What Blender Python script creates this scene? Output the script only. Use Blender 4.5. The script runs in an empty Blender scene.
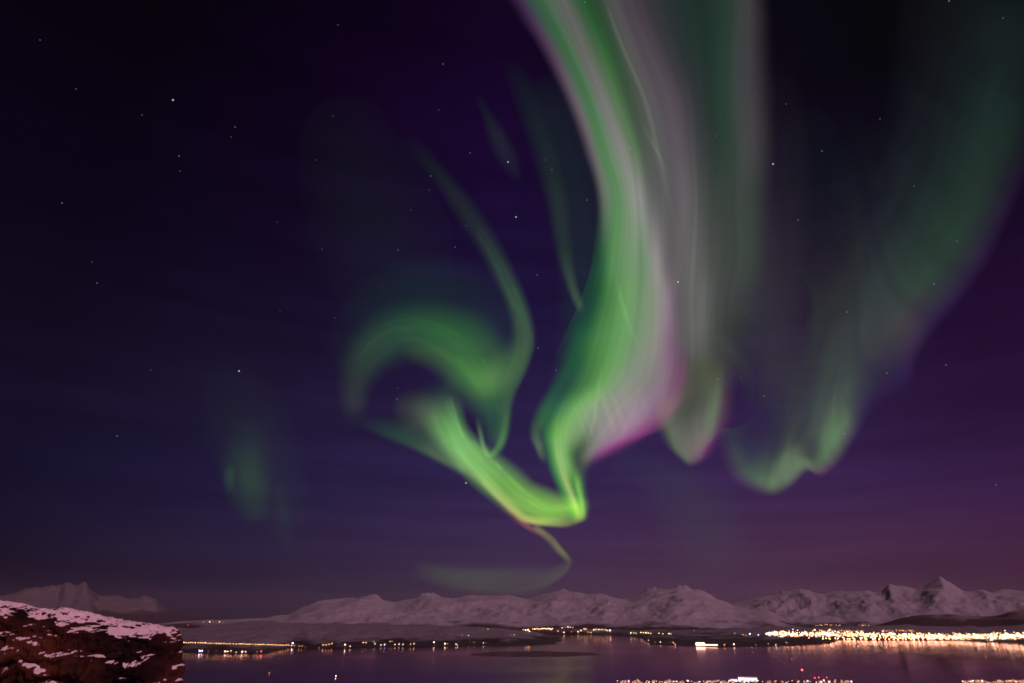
import bpy, math, random
import numpy as np
from mathutils import Vector, noise, Matrix

random.seed(7); np.random.seed(7)
SC = bpy.context.scene
COL = SC.collection

# ------------------------------------------------------------------ camera
W, H, F = 1024, 683, 600.0
EYE_Y = 609.0                                   # picture row of eye level
PITCH = math.atan((EYE_Y - H/2) / F)
CAM = Vector((0, 0, 420.0))
cam = bpy.data.cameras.new('camera'); cam_ob = bpy.data.objects.new('camera', cam); COL.objects.link(cam_ob)
cam.sensor_width = 36; cam.lens = F / W * 36
cam.clip_start = 0.1; cam.clip_end = 5e6
cam_ob.location = CAM; cam_ob.rotation_euler = (math.pi/2 + PITCH, 0, 0)
SC.camera = cam_ob
SC.view_settings.view_transform = 'Standard'; SC.view_settings.look = 'None'
SC.view_settings.exposure = 0; SC.view_settings.gamma = 1; SC.view_settings.use_curve_mapping = False
SC.cycles.transparent_max_bounces = 64
SC.cycles.max_bounces = 4; SC.cycles.diffuse_bounces = 2; SC.cycles.glossy_bounces = 2
SC.cycles.volume_bounces = 0
SC.cycles.filter_width = 1.7
SC.cycles.use_adaptive_sampling = False
SC.cycles.use_denoising = True
SC.cycles.use_light_tree = True

def pdir(px, py):
    """unit direction of light that lands at a picture position"""
    px = np.asarray(px, float); py = np.asarray(py, float)
    cx = (px - W/2) / F; cy = (H/2 - py) / F
    s, c = math.sin(PITCH), math.cos(PITCH)
    d = np.stack([cx, c - cy*s, s + cy*c], -1)
    return d / np.linalg.norm(d, axis=-1, keepdims=True)

def lin(c):
    c = np.asarray(c, float) / 255.0
    return np.where(c <= 0.04045, c/12.92, ((c+0.055)/1.055)**2.4)

# ------------------------------------------------------------------ night sky (the world)
SKY_X = [0, 250, 500, 750, 1024]
SKY_Y = [-80, 0, 150, 300, 400, 480, 550, 610]
SKY_T = [
 [(4,2,10),(10,2,18),(14,3,26),(10,5,18),(6,7,12)],
 [(6,3,14),(12,2,22),(16,4,30),(11,6,21),(7,7,14)],
 [(9,4,22),(15,5,30),(24,8,46),(18,10,34),(16,7,30)],
 [(13,9,28),(20,13,38),(28,18,56),(30,19,54),(33,12,46)],
 [(17,14,37),(28,22,50),(37,27,66),(44,29,68),(42,20,56)],
 [(16,14,40),(30,25,58),(47,35,75),(57,36,78),(54,29,68)],
 [(18,13,34),(38,30,58),(60,43,76),(72,45,75),(64,34,62)],
 [(20,14,31),(36,28,46),(66,50,68),(74,50,70),(70,41,60)]]
def catmull(P, n):
    """resample the first axis of P to n points, Catmull-Rom"""
    P = np.asarray(P, float); m = len(P)
    t = np.linspace(0, m-1, n); i = np.minimum(t.astype(int), m-2); f = t - i
    Q = np.concatenate([2*P[:1]-P[1:2], P, 2*P[-1:]-P[-2:-1]])
    sh = (n,) + (1,)*(P.ndim-1); f = f.reshape(sh)
    a, b, c, d = Q[i], Q[i+1], Q[i+2], Q[i+3]
    return 0.5*((2*b) + (c-a)*f + (2*a-5*b+4*c-d)*f*f + (3*b-a-3*c+d)*f**3)
sky_cols = []
for k, x in enumerate(SKY_X):
    rows = catmull([list(lin(SKY_T[r][k])) + [SKY_Y[r]] for r in range(len(SKY_Y))], 22)
    z = pdir(np.full(22, x), rows[:, 3])[:, 2]
    o = np.argsort(z)
    sky_cols.append((z[o], np.clip(rows[o, :3], 0, 1)))
sky_az = [math.atan2(*pdir(x, 480)[:2]) for x in SKY_X]
def sky_lin(px, py):
    d = pdir(px, py); az = np.arctan2(d[..., 0], d[..., 1]); z = d[..., 2]
    out = None
    for k, (zz, cc) in enumerate(sky_cols):
        c = np.stack([np.interp(z, zz, cc[:, j]) for j in range(3)], -1)
        if out is None: out = c
        else:
            f = np.clip((az - sky_az[k-1])/(sky_az[k]-sky_az[k-1]), 0, 1)[..., None]
            out = out*(1-f) + c*f
    return out

world = bpy.data.worlds.new('World'); SC.world = world; world.use_nodes = True
nt = world.node_tree; nt.nodes.clear(); N = nt.nodes.new; L = nt.links.new
tc = N('ShaderNodeTexCoord'); sep = N('ShaderNodeSeparateXYZ'); L(tc.outputs['Generated'], sep.inputs[0])
az = N('ShaderNodeMath'); az.operation = 'ARCTAN2'; L(sep.outputs[0], az.inputs[0]); L(sep.outputs[1], az.inputs[1])
prev = None
for k, (zz, cc) in enumerate(sky_cols):
    r = N('ShaderNodeValToRGB'); L(sep.outputs[2], r.inputs[0])
    el = r.color_ramp.elements
    while len(el) > 1: el.remove(el[-1])
    for j in range(len(zz)):
        e = el[0] if j == 0 else el.new(min(max(zz[j], 0), 1))
        e.position = min(max(zz[j], 0), 1); e.color = (*cc[j], 1)
    if prev is None: prev = r.outputs[0]
    else:
        mr = N('ShaderNodeMapRange'); L(az.outputs[0], mr.inputs[0])
        mr.inputs[1].default_value = sky_az[k-1]; mr.inputs[2].default_value = sky_az[k]
        mx = N('ShaderNodeMixRGB'); L(mr.outputs[0], mx.inputs[0]); L(prev, mx.inputs[1]); L(r.outputs[0], mx.inputs[2])
        prev = mx.outputs[0]
# thin streaky cloud veil low over the horizon
cmb = N('ShaderNodeCombineXYZ'); ms = N('ShaderNodeMath'); ms.operation = 'MULTIPLY'; ms.inputs[1].default_value = 14
L(sep.outputs[2], ms.inputs[0]); L(az.outputs[0], cmb.inputs[0]); L(ms.outputs[0], cmb.inputs[1])
nz = N('ShaderNodeTexNoise'); nz.inputs['Scale'].default_value = 2.2; nz.inputs['Detail'].default_value = 4
L(cmb.outputs[0], nz.inputs['Vector'])
mr = N('ShaderNodeMapRange'); L(nz.outputs[0], mr.inputs[0]); mr.inputs[1].default_value = .3; mr.inputs[2].default_value = .75
mr.inputs[3].default_value = .84; mr.inputs[4].default_value = 1.16
mx = N('ShaderNodeMixRGB'); mx.blend_type = 'MULTIPLY'; mx.inputs[0].default_value = 1
L(prev, mx.inputs[1]); L(mr.outputs[0], mx.inputs[2])
bg = N('ShaderNodeBackground'); bg.inputs[1].default_value = 1.0; L(mx.outputs[0], bg.inputs[0])
wo = N('ShaderNodeOutputWorld'); L(bg.outputs[0], wo.inputs[0])

# ------------------------------------------------------------------ moonlight through town-lit air, from behind the viewer
SUN_STRENGTH = 1.9
sun = bpy.data.lights.new('sun', 'SUN'); sun.energy = SUN_STRENGTH; sun.angle = math.radians(3); sun.color = (1.0, .42, .55)
sun_ob = bpy.data.objects.new('sun', sun); COL.objects.link(sun_ob)
sun_from = Vector((0.55, -0.62, 0.56)).normalized()
sun_ob.rotation_euler = sun_from.to_track_quat('Z', 'Y').to_euler()
sun_ob.location = (0, 0, 600)

# ------------------------------------------------------------------ helpers
def material(name, color, rough=.8, spec=.3):
    m = bpy.data.materials.new(name); m.use_nodes = True
    b = m.node_tree.nodes['Principled BSDF']
    b.inputs['Base Color'].default_value = (*color, 1); b.inputs['Roughness'].default_value = rough
    b.inputs['Specular IOR Level'].default_value = spec
    return m
def noisy(name, c1, c2, scale, rough=.8, spec=.2, coord='Object', lo=.4, hi=.6):
    m = material(name, c1, rough, spec); t = m.node_tree; b = t.nodes['Principled BSDF']
    co = t.nodes.new('ShaderNodeTexCoord'); n = t.nodes.new('ShaderNodeTexNoise'); n.inputs['Scale'].default_value = scale
    n.inputs['Detail'].default_value = 6; t.links.new(co.outputs[coord], n.inputs['Vector'])
    r = t.nodes.new('ShaderNodeValToRGB'); e = r.color_ramp.elements
    e[0].position = lo; e[0].color = (*c1, 1); e[1].position = hi; e[1].color = (*c2, 1)
    t.links.new(n.outputs[0], r.inputs[0]); t.links.new(r.outputs[0], b.inputs['Base Color'])
    return m
def emitter(name, color, strength):
    m = bpy.data.materials.new(name); m.use_nodes = True; t = m.node_tree; t.nodes.clear()
    e = t.nodes.new('ShaderNodeEmission'); e.inputs[0].default_value = (*color, 1); e.inputs[1].default_value = strength
    o = t.nodes.new('ShaderNodeOutputMaterial'); t.links.new(e.outputs[0], o.inputs[0])
    return m
def mesh_ob(name, verts, faces, mats, parent=None, smooth=False, mi=None):
    me = bpy.data.meshes.new(name)
    if isinstance(verts, np.ndarray): verts = verts.tolist()
    if isinstance(faces, np.ndarray): faces = faces.tolist()
    me.from_pydata(verts, [], faces)
    for m in (mats if isinstance(mats, (list, tuple)) else [mats]): me.materials.append(m)
    if mi is not None: me.polygons.foreach_set('material_index', np.asarray(mi, np.int32))
    if smooth: me.polygons.foreach_set('use_smooth', np.ones(len(me.polygons), bool))
    me.update()
    o = bpy.data.objects.new(name, me); COL.objects.link(o)
    if parent: o.parent = parent
    return o
def tag(o, label=None, cat=None, group=None, kind=None):
    if label: o['label'] = label
    if cat: o['category'] = cat
    if group: o['group'] = group
    if kind: o['kind'] = kind
    return o
def grid_faces(n, m, off=0):
    i = np.arange(n-1)[:, None]*m + np.arange(m-1)[None]
    return (np.stack([i, i+1, i+m+1, i+m], -1).reshape(-1, 4) + off)
R_EARTH = 6.371e6
def drop(r): return r*r/(2*R_EARTH)
def sea_point(px, py):
    """point of the curved sea surface seen at a picture position below the horizon"""
    d = pdir(px, py); hz = math.hypot(d[0], d[1]); tz = -d[2]/hz
    disc = tz*tz - 4*420/(2*R_EARTH)
    r = (tz - math.sqrt(max(disc, 0))) / (2/(2*R_EARTH))
    a = math.atan2(d[0], d[1])
    return a, r
def at(a, r, z): return (r*math.sin(a), r*math.cos(a), z - drop(r))
def fbm(x, y, z=0.0, o=5, h=.9):
    return noise.fractal((x, y, z), h, 2.1, o)
def ridged(x, y, z=0.0, o=5):
    return noise.ridged_multi_fractal((x, y, z), .9, 2.1, o, 1.0, 2.0)

# ------------------------------------------------------------------ aurora
aur_mat = bpy.data.materials.new('aurora_light'); aur_mat.use_nodes = True
t = aur_mat.node_tree; t.nodes.clear()
a_ = t.nodes.new('ShaderNodeAttribute'); a_.attribute_name = 'glow'
e_ = t.nodes.new('ShaderNodeEmission'); tr = t.nodes.new('ShaderNodeBsdfTransparent'); ad = t.nodes.new('ShaderNodeAddShader')
o_ = t.nodes.new('ShaderNodeOutputMaterial')
t.links.new(a_.outputs['Color'], e_.inputs[0]); t.links.new(e_.outputs[0], ad.inputs[0]); t.links.new(tr.outputs[0], ad.inputs[1])
t.links.new(ad.outputs[0], o_.inputs[0])
aur_mat.cycles.emission_sampling = 'NONE'
def shell(px, py, alt):
    """where a line of sight meets the air at a given altitude over the round earth"""
    d = pdir(px, py); s = d[..., 2]
    r = -R_EARTH*s + np.sqrt((R_EARTH*s)**2 + 2*R_EARTH*alt + alt**2)
    return d*r[..., None] + np.array([0, 0, 420.0])
def tone(c, y=0):
    c = np.asarray(c, float); g = np.interp(c.max(-1), [60, 120], [1, np.interp(y, [370, 420], [.86, 1.0])])[..., None]; c = c*g
    m = c.mean(-1, keepdims=True); return m + (c-m)*.9
def sheet(name, XY, C, alt0, alt1, parent, cut=.0012):
    """one glowing sheet: XY grid of sight positions, C linear light, altitude running across"""
    n, m = XY.shape[:2]
    alt = np.linspace(alt0, alt1, m)[None, :] * np.ones((n, 1))
    P = shell(XY[..., 0], XY[..., 1], alt).reshape(-1, 3)
    Cf = np.clip(C, 0, None).reshape(-1, 3)
    f = grid_faces(n, m)
    f = f[Cf.max(1)[f].max(1) > cut]
    used = np.unique(f); idx = -np.ones(len(P), int); idx[used] = np.arange(len(used))
    P = P[used]; Cf = Cf[used]; f = idx[f]
    o = mesh_ob(name, P, f, aur_mat, parent, smooth=True)
    at_ = o.data.attributes.new('glow', 'FLOAT_COLOR', 'POINT')
    at_.data.foreach_set('color', np.concatenate([Cf, np.ones((len(Cf), 1))], 1).astype(np.float32).ravel())
    return o
def snoise(shape_u, shape_v, fu, fv, seed):
    out = np.zeros((shape_u, shape_v))
    for i in range(shape_u):
        for j in range(shape_v):
            out[i, j] = noise.noise((i/shape_u*fu + seed, j/shape_v*fv, seed*1.7))
    return out
def patch(name, rows, parent, alt=(1.0e5, 1.8e5), nu=150, nv=130, streak=.12, fu=2.5, fv=30, seed=1., dim=0):
    """rows of (x, y, r, g, b) crossings (None colour = open sky); smooth sheet through them"""
    G = np.zeros((len(rows), len(rows[0]), 5))
    for i, r in enumerate(rows):
        for j, p in enumerate(r):
            G[i, j, :2] = p[:2]
            if len(p) > 2: G[i, j, 2:] = np.clip(lin(tone(p[2:], p[1])) - sky_lin(p[0], p[1]), 0, None)**.5
    A = catmull(G, nu); A = catmull(A.transpose(1, 0, 2), nv).transpose(1, 0, 2)
    C = np.clip(A[..., 2:], 0, None)**2
    if dim: C = C*np.interp(A[..., 1], [380, 430], [dim, 1])[..., None]
    if streak: C = C*(1 + streak*(snoise(nu, nv, fu, fv, seed) + .6*snoise(nu, nv, fu*1.5, fv*2.3, seed+5)))[..., None]
    return sheet(name, A[..., :2], C, alt[0], alt[1], parent)
def ribbon(name, pts, parent, alt=(1.0e5, 1.6e5), nu=120, nv=36, streak=.0, fu=3, fv=8, seed=2., p=1.0, swap=False):
    """pts (x, y, left width, right width, r, g, b, amount) along a band; soft across"""
    A = catmull([list(q[:4]) + list(np.clip(lin(tone(q[4:7], q[1])) - sky_lin(q[0], q[1])*.9, 0, None)*min(1, q[7]*1.12)) for q in pts], nu)
    if swap: A[:, [2, 3]] = A[:, [3, 2]]
    xy = A[:, :2]; tg = np.gradient(xy, axis=0); tg /= np.linalg.norm(tg, axis=1, keepdims=True) + 1e-9
    k = np.ones(9)/9; tg = np.stack([np.convolve(np.pad(tg[:, j], 4, 'edge'), k, 'valid') for j in range(2)], 1)
    nr = np.stack([-tg[:, 1], tg[:, 0]], 1)            # right of travel (picture axes)
    s = np.linspace(-1, 1, nv)
    w = np.where(s[None] < 0, A[:, 2:3], A[:, 3:4])
    XY = xy[:, None] + nr[:, None]*(s[None]*w)[..., None]
    prof = (np.cos(s*math.pi/2)**2)**p
    C = np.clip(A[:, 4:7], 0, None)[:, None]*prof[None, :, None]
    uu = np.linspace(0, 1, nu); fd = np.clip(np.minimum(uu, 1-uu)/.12, 0, 1); fd = fd*fd*(3-2*fd)
    C = C*fd[:, None, None]
    if streak: C = C*(1 + streak*snoise(nu, nv, fu, fv, seed))[..., None]
    return sheet(name, XY, C, alt[0], alt[1], parent)
def filaments(pts, parent, n, spread, seed, col=(1, 1, 1), wid=(2, 5), gain=.22, name='fine_ray'):
    """thin strands running along a band, each covering a part of it"""
    rr = random.Random(seed); A = catmull([list(q[:7]) for q in pts], 60)
    tg = np.gradient(A[:, :2], axis=0); tg /= np.linalg.norm(tg, axis=1, keepdims=True) + 1e-9
    nr = np.stack([-tg[:, 1], tg[:, 0]], 1)
    for k in range(n):
        a = rr.uniform(0, .7); b = min(1, a + rr.uniform(.2, .5)); i0, i1 = int(a*59), int(b*59); s0 = rr.uniform(-spread, spread); s1 = s0 + rr.uniform(-.25, .25)
        q = []; m = 6; w = rr.uniform(*wid); g = rr.uniform(.4, 1)*gain
        for j in range(m):
            i = i0 + (i1-i0)*j//(m-1); s_ = s0 + (s1-s0)*j/(m-1); off = s_*(A[i, 3] if s_ > 0 else A[i, 2])
            c = np.clip(A[i, 4:7], 20, 255)*np.array(col)*(1.0 + .15*g)
            q.append((A[i, 0] + nr[i, 0]*off, A[i, 1] + nr[i, 1]*off, w, w, c[0], c[1], c[2], g))
        ribbon(name, q, parent, nu=40, nv=10)
def aurora_root(name, label, px, py):
    o = bpy.data.objects.new(name, None); COL.objects.link(o)
    return tag(o, label, 'aurora', 'aurora bands in the night sky')

A1 = aurora_root('aurora_curtain', 'brightest broad aurora curtain, green and pale grey with a magenta edge, from top to tip', 570, 500)
main = [
 [(448,-100),(466,-100,50,28,60),(488,-100,58,100,70),(510,-100,98,104,98),(535,-100,38,84,46),(556,-100,42,62,48),(580,-100,70,68,72),(604,-100,62,52,62),(630,-100,42,46,48),(665,-100,26,42,40),(705,-100,34,52,44),(735,-100,52,50,54),(765,-100)],
 [(504,0),(519,0,58,38,72),(539,0,62,108,74),(562,0,106,110,104),(583,0,42,92,50),(598,0,50,74,54),(612,0,82,80,82),(633,0,72,62,72),(656,0,48,52,54),(690,0,30,48,44),(725,0,38,58,48),(749,0,60,58,62),(774,0)],
 [(536,50),(550,50,84,62,88),(566,50,72,122,80),(583,50,116,118,112),(602,50,66,116,68),(615,50,54,84,58),(630,50,88,86,86),(652,50,80,70,80),(674,50,50,54,56),(698,50,34,50,46),(722,50,38,60,50),(749,50,62,60,64),(777,50)],
 [(562,100),(574,100,106,92,106),(588,100,82,135,88),(602,100,132,132,128),(617,100,94,135,88),(630,100,66,88,68),(648,100,92,92,92),(672,100,88,78,88),(690,100,58,60,62),(703,100,42,52,50),(720,100,38,62,50),(750,100,64,62,66),(780,100)],
 [(580,150),(592,150,112,104,110),(603,150,92,148,94),(620,150,146,148,142),(634,150,110,140,104),(644,150,84,96,84),(660,150,96,96,96),(680,150,98,90,98),(694,150,74,74,76),(708,150,50,58,56),(726,150,46,64,54),(752,150,62,62,64),(780,150)],
 [(594,200),(604,200,108,122,108),(617,200,104,158,104),(630,200,146,162,138),(640,200,158,162,156),(652,200,112,114,112),(667,200,100,98,102),(684,200,108,104,108),(697,200,92,92,94),(706,200,68,74,72),(724,200,58,68,62),(748,200,52,60,58),(776,200)],
 [(592,260,20,44,44),(602,260,48,98,66),(613,260,98,162,94),(630,260,128,168,120),(644,260,130,166,126),(656,260,166,162,158),(667,260,118,114,116),(682,260,108,106,106),(694,260,114,114,112),(706,260,86,90,86),(724,260,66,72,68),(748,260,50,58,58),(772,260)],
 [(580,300,20,48,44),(592,300,28,66,50),(607,300,76,142,76),(624,300,116,178,102),(643,300,136,170,126),(657,300,160,166,148),(668,300,158,136,152),(678,300,110,102,108),(692,300,112,112,110),(703,300,108,112,106),(718,300,72,76,74),(740,300,52,54,60),(768,300)],
 [(562,340,22,36,50),(576,340,22,62,48),(597,340,82,150,80),(618,340,112,180,104),(638,340,138,172,130),(656,340,164,160,152),(669,340,152,118,146),(681,340,112,100,110),(693,340,108,110,106),(704,340,98,102,96),(718,340,66,68,68),(738,340,46,44,58),(764,340)],
 [(545,380),(562,380,22,52,50),(584,380,68,130,74),(604,380,116,178,102),(628,380,152,164,144),(648,380,150,146,142),(663,380,150,120,145),(678,380,122,70,118),(690,380,72,64,76),(704,380,62,60,68),(718,380,52,46,64),(736,380,46,34,66),(756,380)],
 [(536,408),(548,408,26,62,54),(562,408,72,132,78),(578,408,118,178,100),(598,408,142,160,130),(622,408,152,144,144),(642,408,152,130,148),(660,408,134,96,128),(672,408,112,70,108),(681,408,64,48,78),(696,408,46,32,70),(710,408),(730,408)],
 [(536,432),(545,432,48,104,64),(556,432,106,172,86),(568,432,124,176,100),(588,432,116,134,110),(606,432,146,134,138),(624,432,156,120,146),(640,432,142,72,126),(652,430,110,52,102),(662,428,72,44,86),(674,426),(690,424),(705,424)],
 [(541,452),(549,452,56,116,66),(557,452,130,188,104),(566,452,116,170,94),(577,453,66,90,72),(589,454,112,112,108),(601,452,134,78,124),(616,449,108,46,104),(634,443,74,38,86),(650,438),(666,434),(678,432),(690,430)],
 [(546,468),(553,468,60,118,66),(561,468,142,188,108),(569,468,110,168,84),(577,468,70,100,66),(584,470,60,66,72),(594,469),(606,464),(622,458),(640,450),(656,442),(668,440),(680,438)],
 [(552,484),(559,484,60,120,60),(567,485,152,188,112),(573,485,84,142,72),(578,484,112,176,84),(584,484,56,84,62),(590,484),(596,484),(600,484),(604,484),(608,484),(612,484),(616,484)],
 [(560,502),(567,502,66,124,60),(574,502,162,192,114),(578,502,104,164,78),(582,502,122,184,86),(586,502,70,90,62),(591,502),(595,502),(599,502),(603,502),(607,502),(611,502),(615,502)],
 [(566,515),(572,516,60,110,56),(577,516,130,176,88),(581,516,140,180,90),(584,515,124,160,84),(587,514,74,86,60),(591,513),(595,513),(599,513),(603,513),(607,513),(611,513),(615,513)],
 [(566,526),(570,526),(574,526),(579,525),(584,524),(588,522),(592,520),(595,520),(599,520),(603,520),(607,520),(611,520),(615,520)]]
patch('green_and_white_band', main, A1, nu=320, nv=220, streak=.12, fu=2.6, fv=34, seed=3.1)
# fine pale filaments inside the broad band
for k, pts in enumerate([
   [(601,-10,3,4,40,40,42,.4),(620,40,3,4,70,68,70,.55),(645,100,3,4,70,66,70,.55),(658,150,3,5,66,62,66,.5),(672,210,3,5,50,48,52,.3),(680,250,3,4,20,20,20,.0)],
   [(640,120,3,3,10,10,10,0),(652,142,3,3,60,66,60,.5),(664,166,3,3,55,58,55,.35),(672,190,3,3,10,10,10,0)],
   [(614,268,2,3,10,20,10,0),(622,300,3,5,110,150,100,.2),(632,330,3,6,110,150,100,.15),(642,352,2,4,10,20,10,0)],
   [(604,360,3,3,10,10,10,0),(598,392,3,4,80,86,72,.4),(594,420,3,4,84,84,76,.45),(586,452,2,3,50,50,50,.2),(582,462,2,2,0,0,0,0)],
   [(640,376,3,4,10,10,10,0),(636,402,3,4,66,56,66,.4),(626,428,3,4,70,46,66,.4),(620,448,2,3,0,0,0,0)]]):
    ribbon('pale_filament', pts, A1, nu=70, nv=14)
for k in range(11):
    q = k/10; x = 590 + 56*q + random.uniform(-4, 4); y = 448 - 22*q + random.uniform(-4, 4); h = random.uniform(34, 60); w = random.uniform(3, 8); b_ = random.uniform(.08, .3)
    ribbon('slanting_ray', [(x-h*.36, y-h, w, w, 90, 96, 84, 0), (x-h*.2, y-h*.6, w, w, 128, 118, 118, b_*.5), (x-h*.06, y-h*.2, w, w, 128, 100, 120, b_*.6), (x, y, w*.8, w*.8, 90, 50, 88, 0)], A1, nu=40, nv=12)
# hook at the foot of the curtain
A2 = aurora_root('aurora_hook', 'yellow green aurora arm sweeping down from the swirl to the bright lowest tip', 540, 520)
ribbon('bright_arm', [(414,366,16,18,20,30,30,0),(428,392,26,30,40,70,48,.25),(440,408,28,28,78,122,80,.6),(452,430,26,19,108,176,94,.85),(464,448,22,20,118,184,98,.9),(482,468,22,25,122,188,92,.9),(502,486,21,28,118,182,78,.85),(522,501,20,26,130,194,80,.85),(544,510,18,26,128,196,72,.9),(562,511,16,22,130,190,76,.85),(578,507,13,14,120,176,72,.8),(592,500,8,10,110,150,60,.6)], A2, nu=200, nv=60, streak=.14, fu=4, fv=8, swap=True, p=.8)
ribbon('pale_rim', [(424,446,6,12,40,55,50,.1),(448,460,6,14,80,92,78,.25),(478,478,6,12,120,116,104,.45),(500,499,5,10,150,120,104,.75),(514,512,5,9,160,140,96,.8),(526,520,5,8,172,156,96,.85),(548,523,5,9,150,150,88,.8),(566,524,5,9,130,130,80,.65),(580,519,5,8,110,110,70,.4),(590,510,4,5,40,30,30,0)], A2, nu=160, nv=22, swap=True)
ribbon('magenta_fringe', [(498,504,4,5,60,20,40,0),(514,517,4,5,130,70,90,.4),(526,525,4,5,160,90,100,.55),(536,531,4,5,140,80,95,.4),(546,536,3,4,60,20,40,0)], A2, nu=60, nv=14)
A3 = aurora_root('aurora_fold', 'thin dull yellow aurora fold curling back left below the bright tip', 550, 570)
ribbon('thin_fold', [(532,524,5,6,120,120,70,.5),(541,531,5,6,132,126,78,.6),(552,540,5,7,128,124,80,.55),(560,549,4,7,130,134,78,.55),(566,556,4,6,120,126,72,.5),(570,563,4,4,80,84,58,.2)], A3, nu=90, nv=22)
ribbon('faint_return', [(568,553,3,3,70,74,66,.2),(570,562,4,7,86,84,72,.45),(562,573,5,14,88,86,76,.45),(545,583,7,22,84,86,78,.45),(520,588,9,26,78,80,72,.45),(490,588,9,28,74,82,70,.42),(455,584,10,26,72,80,70,.36),(425,576,10,20,66,70,66,.2),(400,570,8,14,40,40,40,0)], A3, nu=160, nv=36, streak=.15, fu=5, fv=8)
ribbon('faint_veil', [(410,562,12,18,50,56,60,0),(440,572,10,16,74,82,74,.22),(480,574,8,20,76,84,78,.25),(520,572,8,16,70,78,72,.18),(550,568,6,12,50,50,50,0)], A3, nu=90, nv=22)
# swirl on the left
filaments([(440,400,22,16,110,150,100),(458,440,20,16,120,180,100),(482,468,18,18,130,190,100),(510,494,16,18,130,190,90),(545,512,10,18,130,190,84),(575,508,8,10,120,170,80)], A2, 12, .8, 5, gain=.16, wid=(2, 6))
A4 = aurora_root('aurora_swirl', 'soft green aurora swirl arching over a dark hollow left of the bright curtain', 440, 360)
ribbon('arch', [(352,432,16,14,30,40,50,0),(354,408,18,18,58,66,62,.4),(357,380,26,24,50,66,58,.5),(372,352,34,32,46,74,58,.7),(400,334,38,36,44,84,60,.75),(430,334,42,38,46,100,60,.85),(458,348,50,42,54,112,64,.9),(478,368,44,44,66,120,70,.85),(488,394,32,34,60,112,66,.75),(494,418,18,22,40,90,60,.6),(497,444,12,14,50,84,62,.5),(495,462,8,10,30,50,40,.0)], A4, nu=200, nv=60, streak=.15, fu=4, fv=6)
ribbon('outer_glow', [(350,400,30,20,16,20,26,0),(352,350,40,30,18,28,34,.6),(380,310,46,40,20,33,40,.6),(430,292,50,50,22,38,46,.6),(480,310,50,50,26,40,48,.6),(510,350,30,40,26,44,46,.5),(520,395,20,20,10,10,10,0)], A4, nu=100, nv=50)
ribbon('pale_core', [(396,350,10,12,20,20,20,0),(420,352,14,18,56,70,58,.4),(446,360,18,22,62,84,62,.45),(470,376,24,26,66,114,70,.6),(490,380,26,26,84,122,80,.7),(508,362,22,24,72,110,76,.5),(518,340,16,18,40,60,50,.2),(524,322,10,10,20,20,20,0)], A4, nu=100, nv=30)
ribbon('rising_strand', [(380,110,10,10,16,24,24,0),(412,145,14,14,20,22,34,.4),(440,176,13,13,26,33,40,.7),(464,208,16,16,30,38,46,.8),(487,242,16,15,36,48,52,.85),(506,278,15,14,46,70,60,.85),(519,308,15,13,60,90,70,.9),(527,338,20,11,64,92,72,.9),(522,364,20,9,66,96,72,.8),(511,392,16,8,60,92,68,.7),(505,418,11,7,60,90,68,.6),(501,442,8,7,56,88,66,.5),(498,462,6,6,30,40,40,0)], A4, nu=200, nv=34, swap=True)
ribbon('small_curl', [(510,402,6,6,50,84,62,0),(507,418,7,6,60,100,68,.4),(504,434,7,6,66,112,74,.6),(498,448,6,6,72,120,78,.7),(490,455,5,5,80,124,82,.7),(484,448,4,4,96,134,92,.7),(481,436,4,4,92,130,88,.6),(478,422,4,4,70,100,70,.2),(476,412,3,3,0,0,0,0)], A4, nu=90, nv=18)
ribbon('low_veil', [(352,418,12,6,20,24,30,0),(370,426,18,7,34,44,50,.6),(386,433,22,8,38,60,56,.7),(402,439,26,8,42,74,60,.75),(418,446,30,8,56,86,66,.7),(436,455,34,8,84,116,80,.6),(456,466,30,8,90,130,84,.4),(474,478,20,7,60,80,60,0)], A4, nu=90, nv=30)
ribbon('grey_haze_in_hollow', [(390,405,10,20,20,20,20,0),(408,408,24,26,62,70,62,.5),(426,418,26,24,84,98,78,.5),(440,440,14,14,30,30,30,0)], A4, nu=50, nv=24)
filaments([(352,420,14,14,60,70,64),(360,370,18,20,60,84,70),(390,338,24,26,60,96,72),(430,336,28,28,60,110,74),(464,358,30,30,66,120,76),(486,392,20,20,66,120,76),(496,430,8,10,60,100,66)], A4, 14, .85, 9, gain=.10, wid=(3, 9))
filaments([(464,208,10,10,50,70,64),(490,245,10,10,56,84,70),(510,284,10,10,66,100,78),(524,320,12,10,70,104,80),(526,352,16,12,70,104,80),(512,390,16,10,66,100,76)], A4, 8, .8, 13, gain=.10, wid=(2, 5))
# narrow strands between swirl and curtain
A5 = aurora_root('aurora_strands', 'narrow dim green aurora strands hanging between the swirl and the bright curtain', 560, 250)
ribbon('long_strand', [(500,40,12,12,14,20,20,0),(520,85,18,18,18,25,30,.5),(538,130,17,17,22,29,36,.6),(550,170,16,16,28,34,42,.7),(558,205,15,14,34,42,48,.8),(563,245,13,12,34,46,50,.8),(571,282,8,8,54,68,64,.8),(578,302,7,7,64,80,74,.75),(583,318,4,4,40,60,50,.1)], A5, nu=150, nv=26)
ribbon('upper_strand', [(474,90,9,9,16,14,24,0),(486,112,8,8,22,28,34,.5),(498,138,14,14,30,36,46,.7),(510,162,13,13,30,34,48,.6),(522,186,6,6,20,20,24,0)], A5, nu=60, nv=20)
ribbon('lower_strand', [(588,300,12,14,16,36,30,.1),(580,338,14,14,20,62,46,.5),(570,364,12,12,24,64,48,.6),(556,390,11,11,34,74,56,.65),(544,412,10,12,44,88,62,.8),(536,432,8,9,62,92,72,.8),(540,448,6,7,84,108,84,.75),(544,462,5,5,60,70,60,.3),(546,470,3,3,0,0,0,0)], A5, nu=120, nv=26, streak=.25, fu=5, fv=5)
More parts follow.
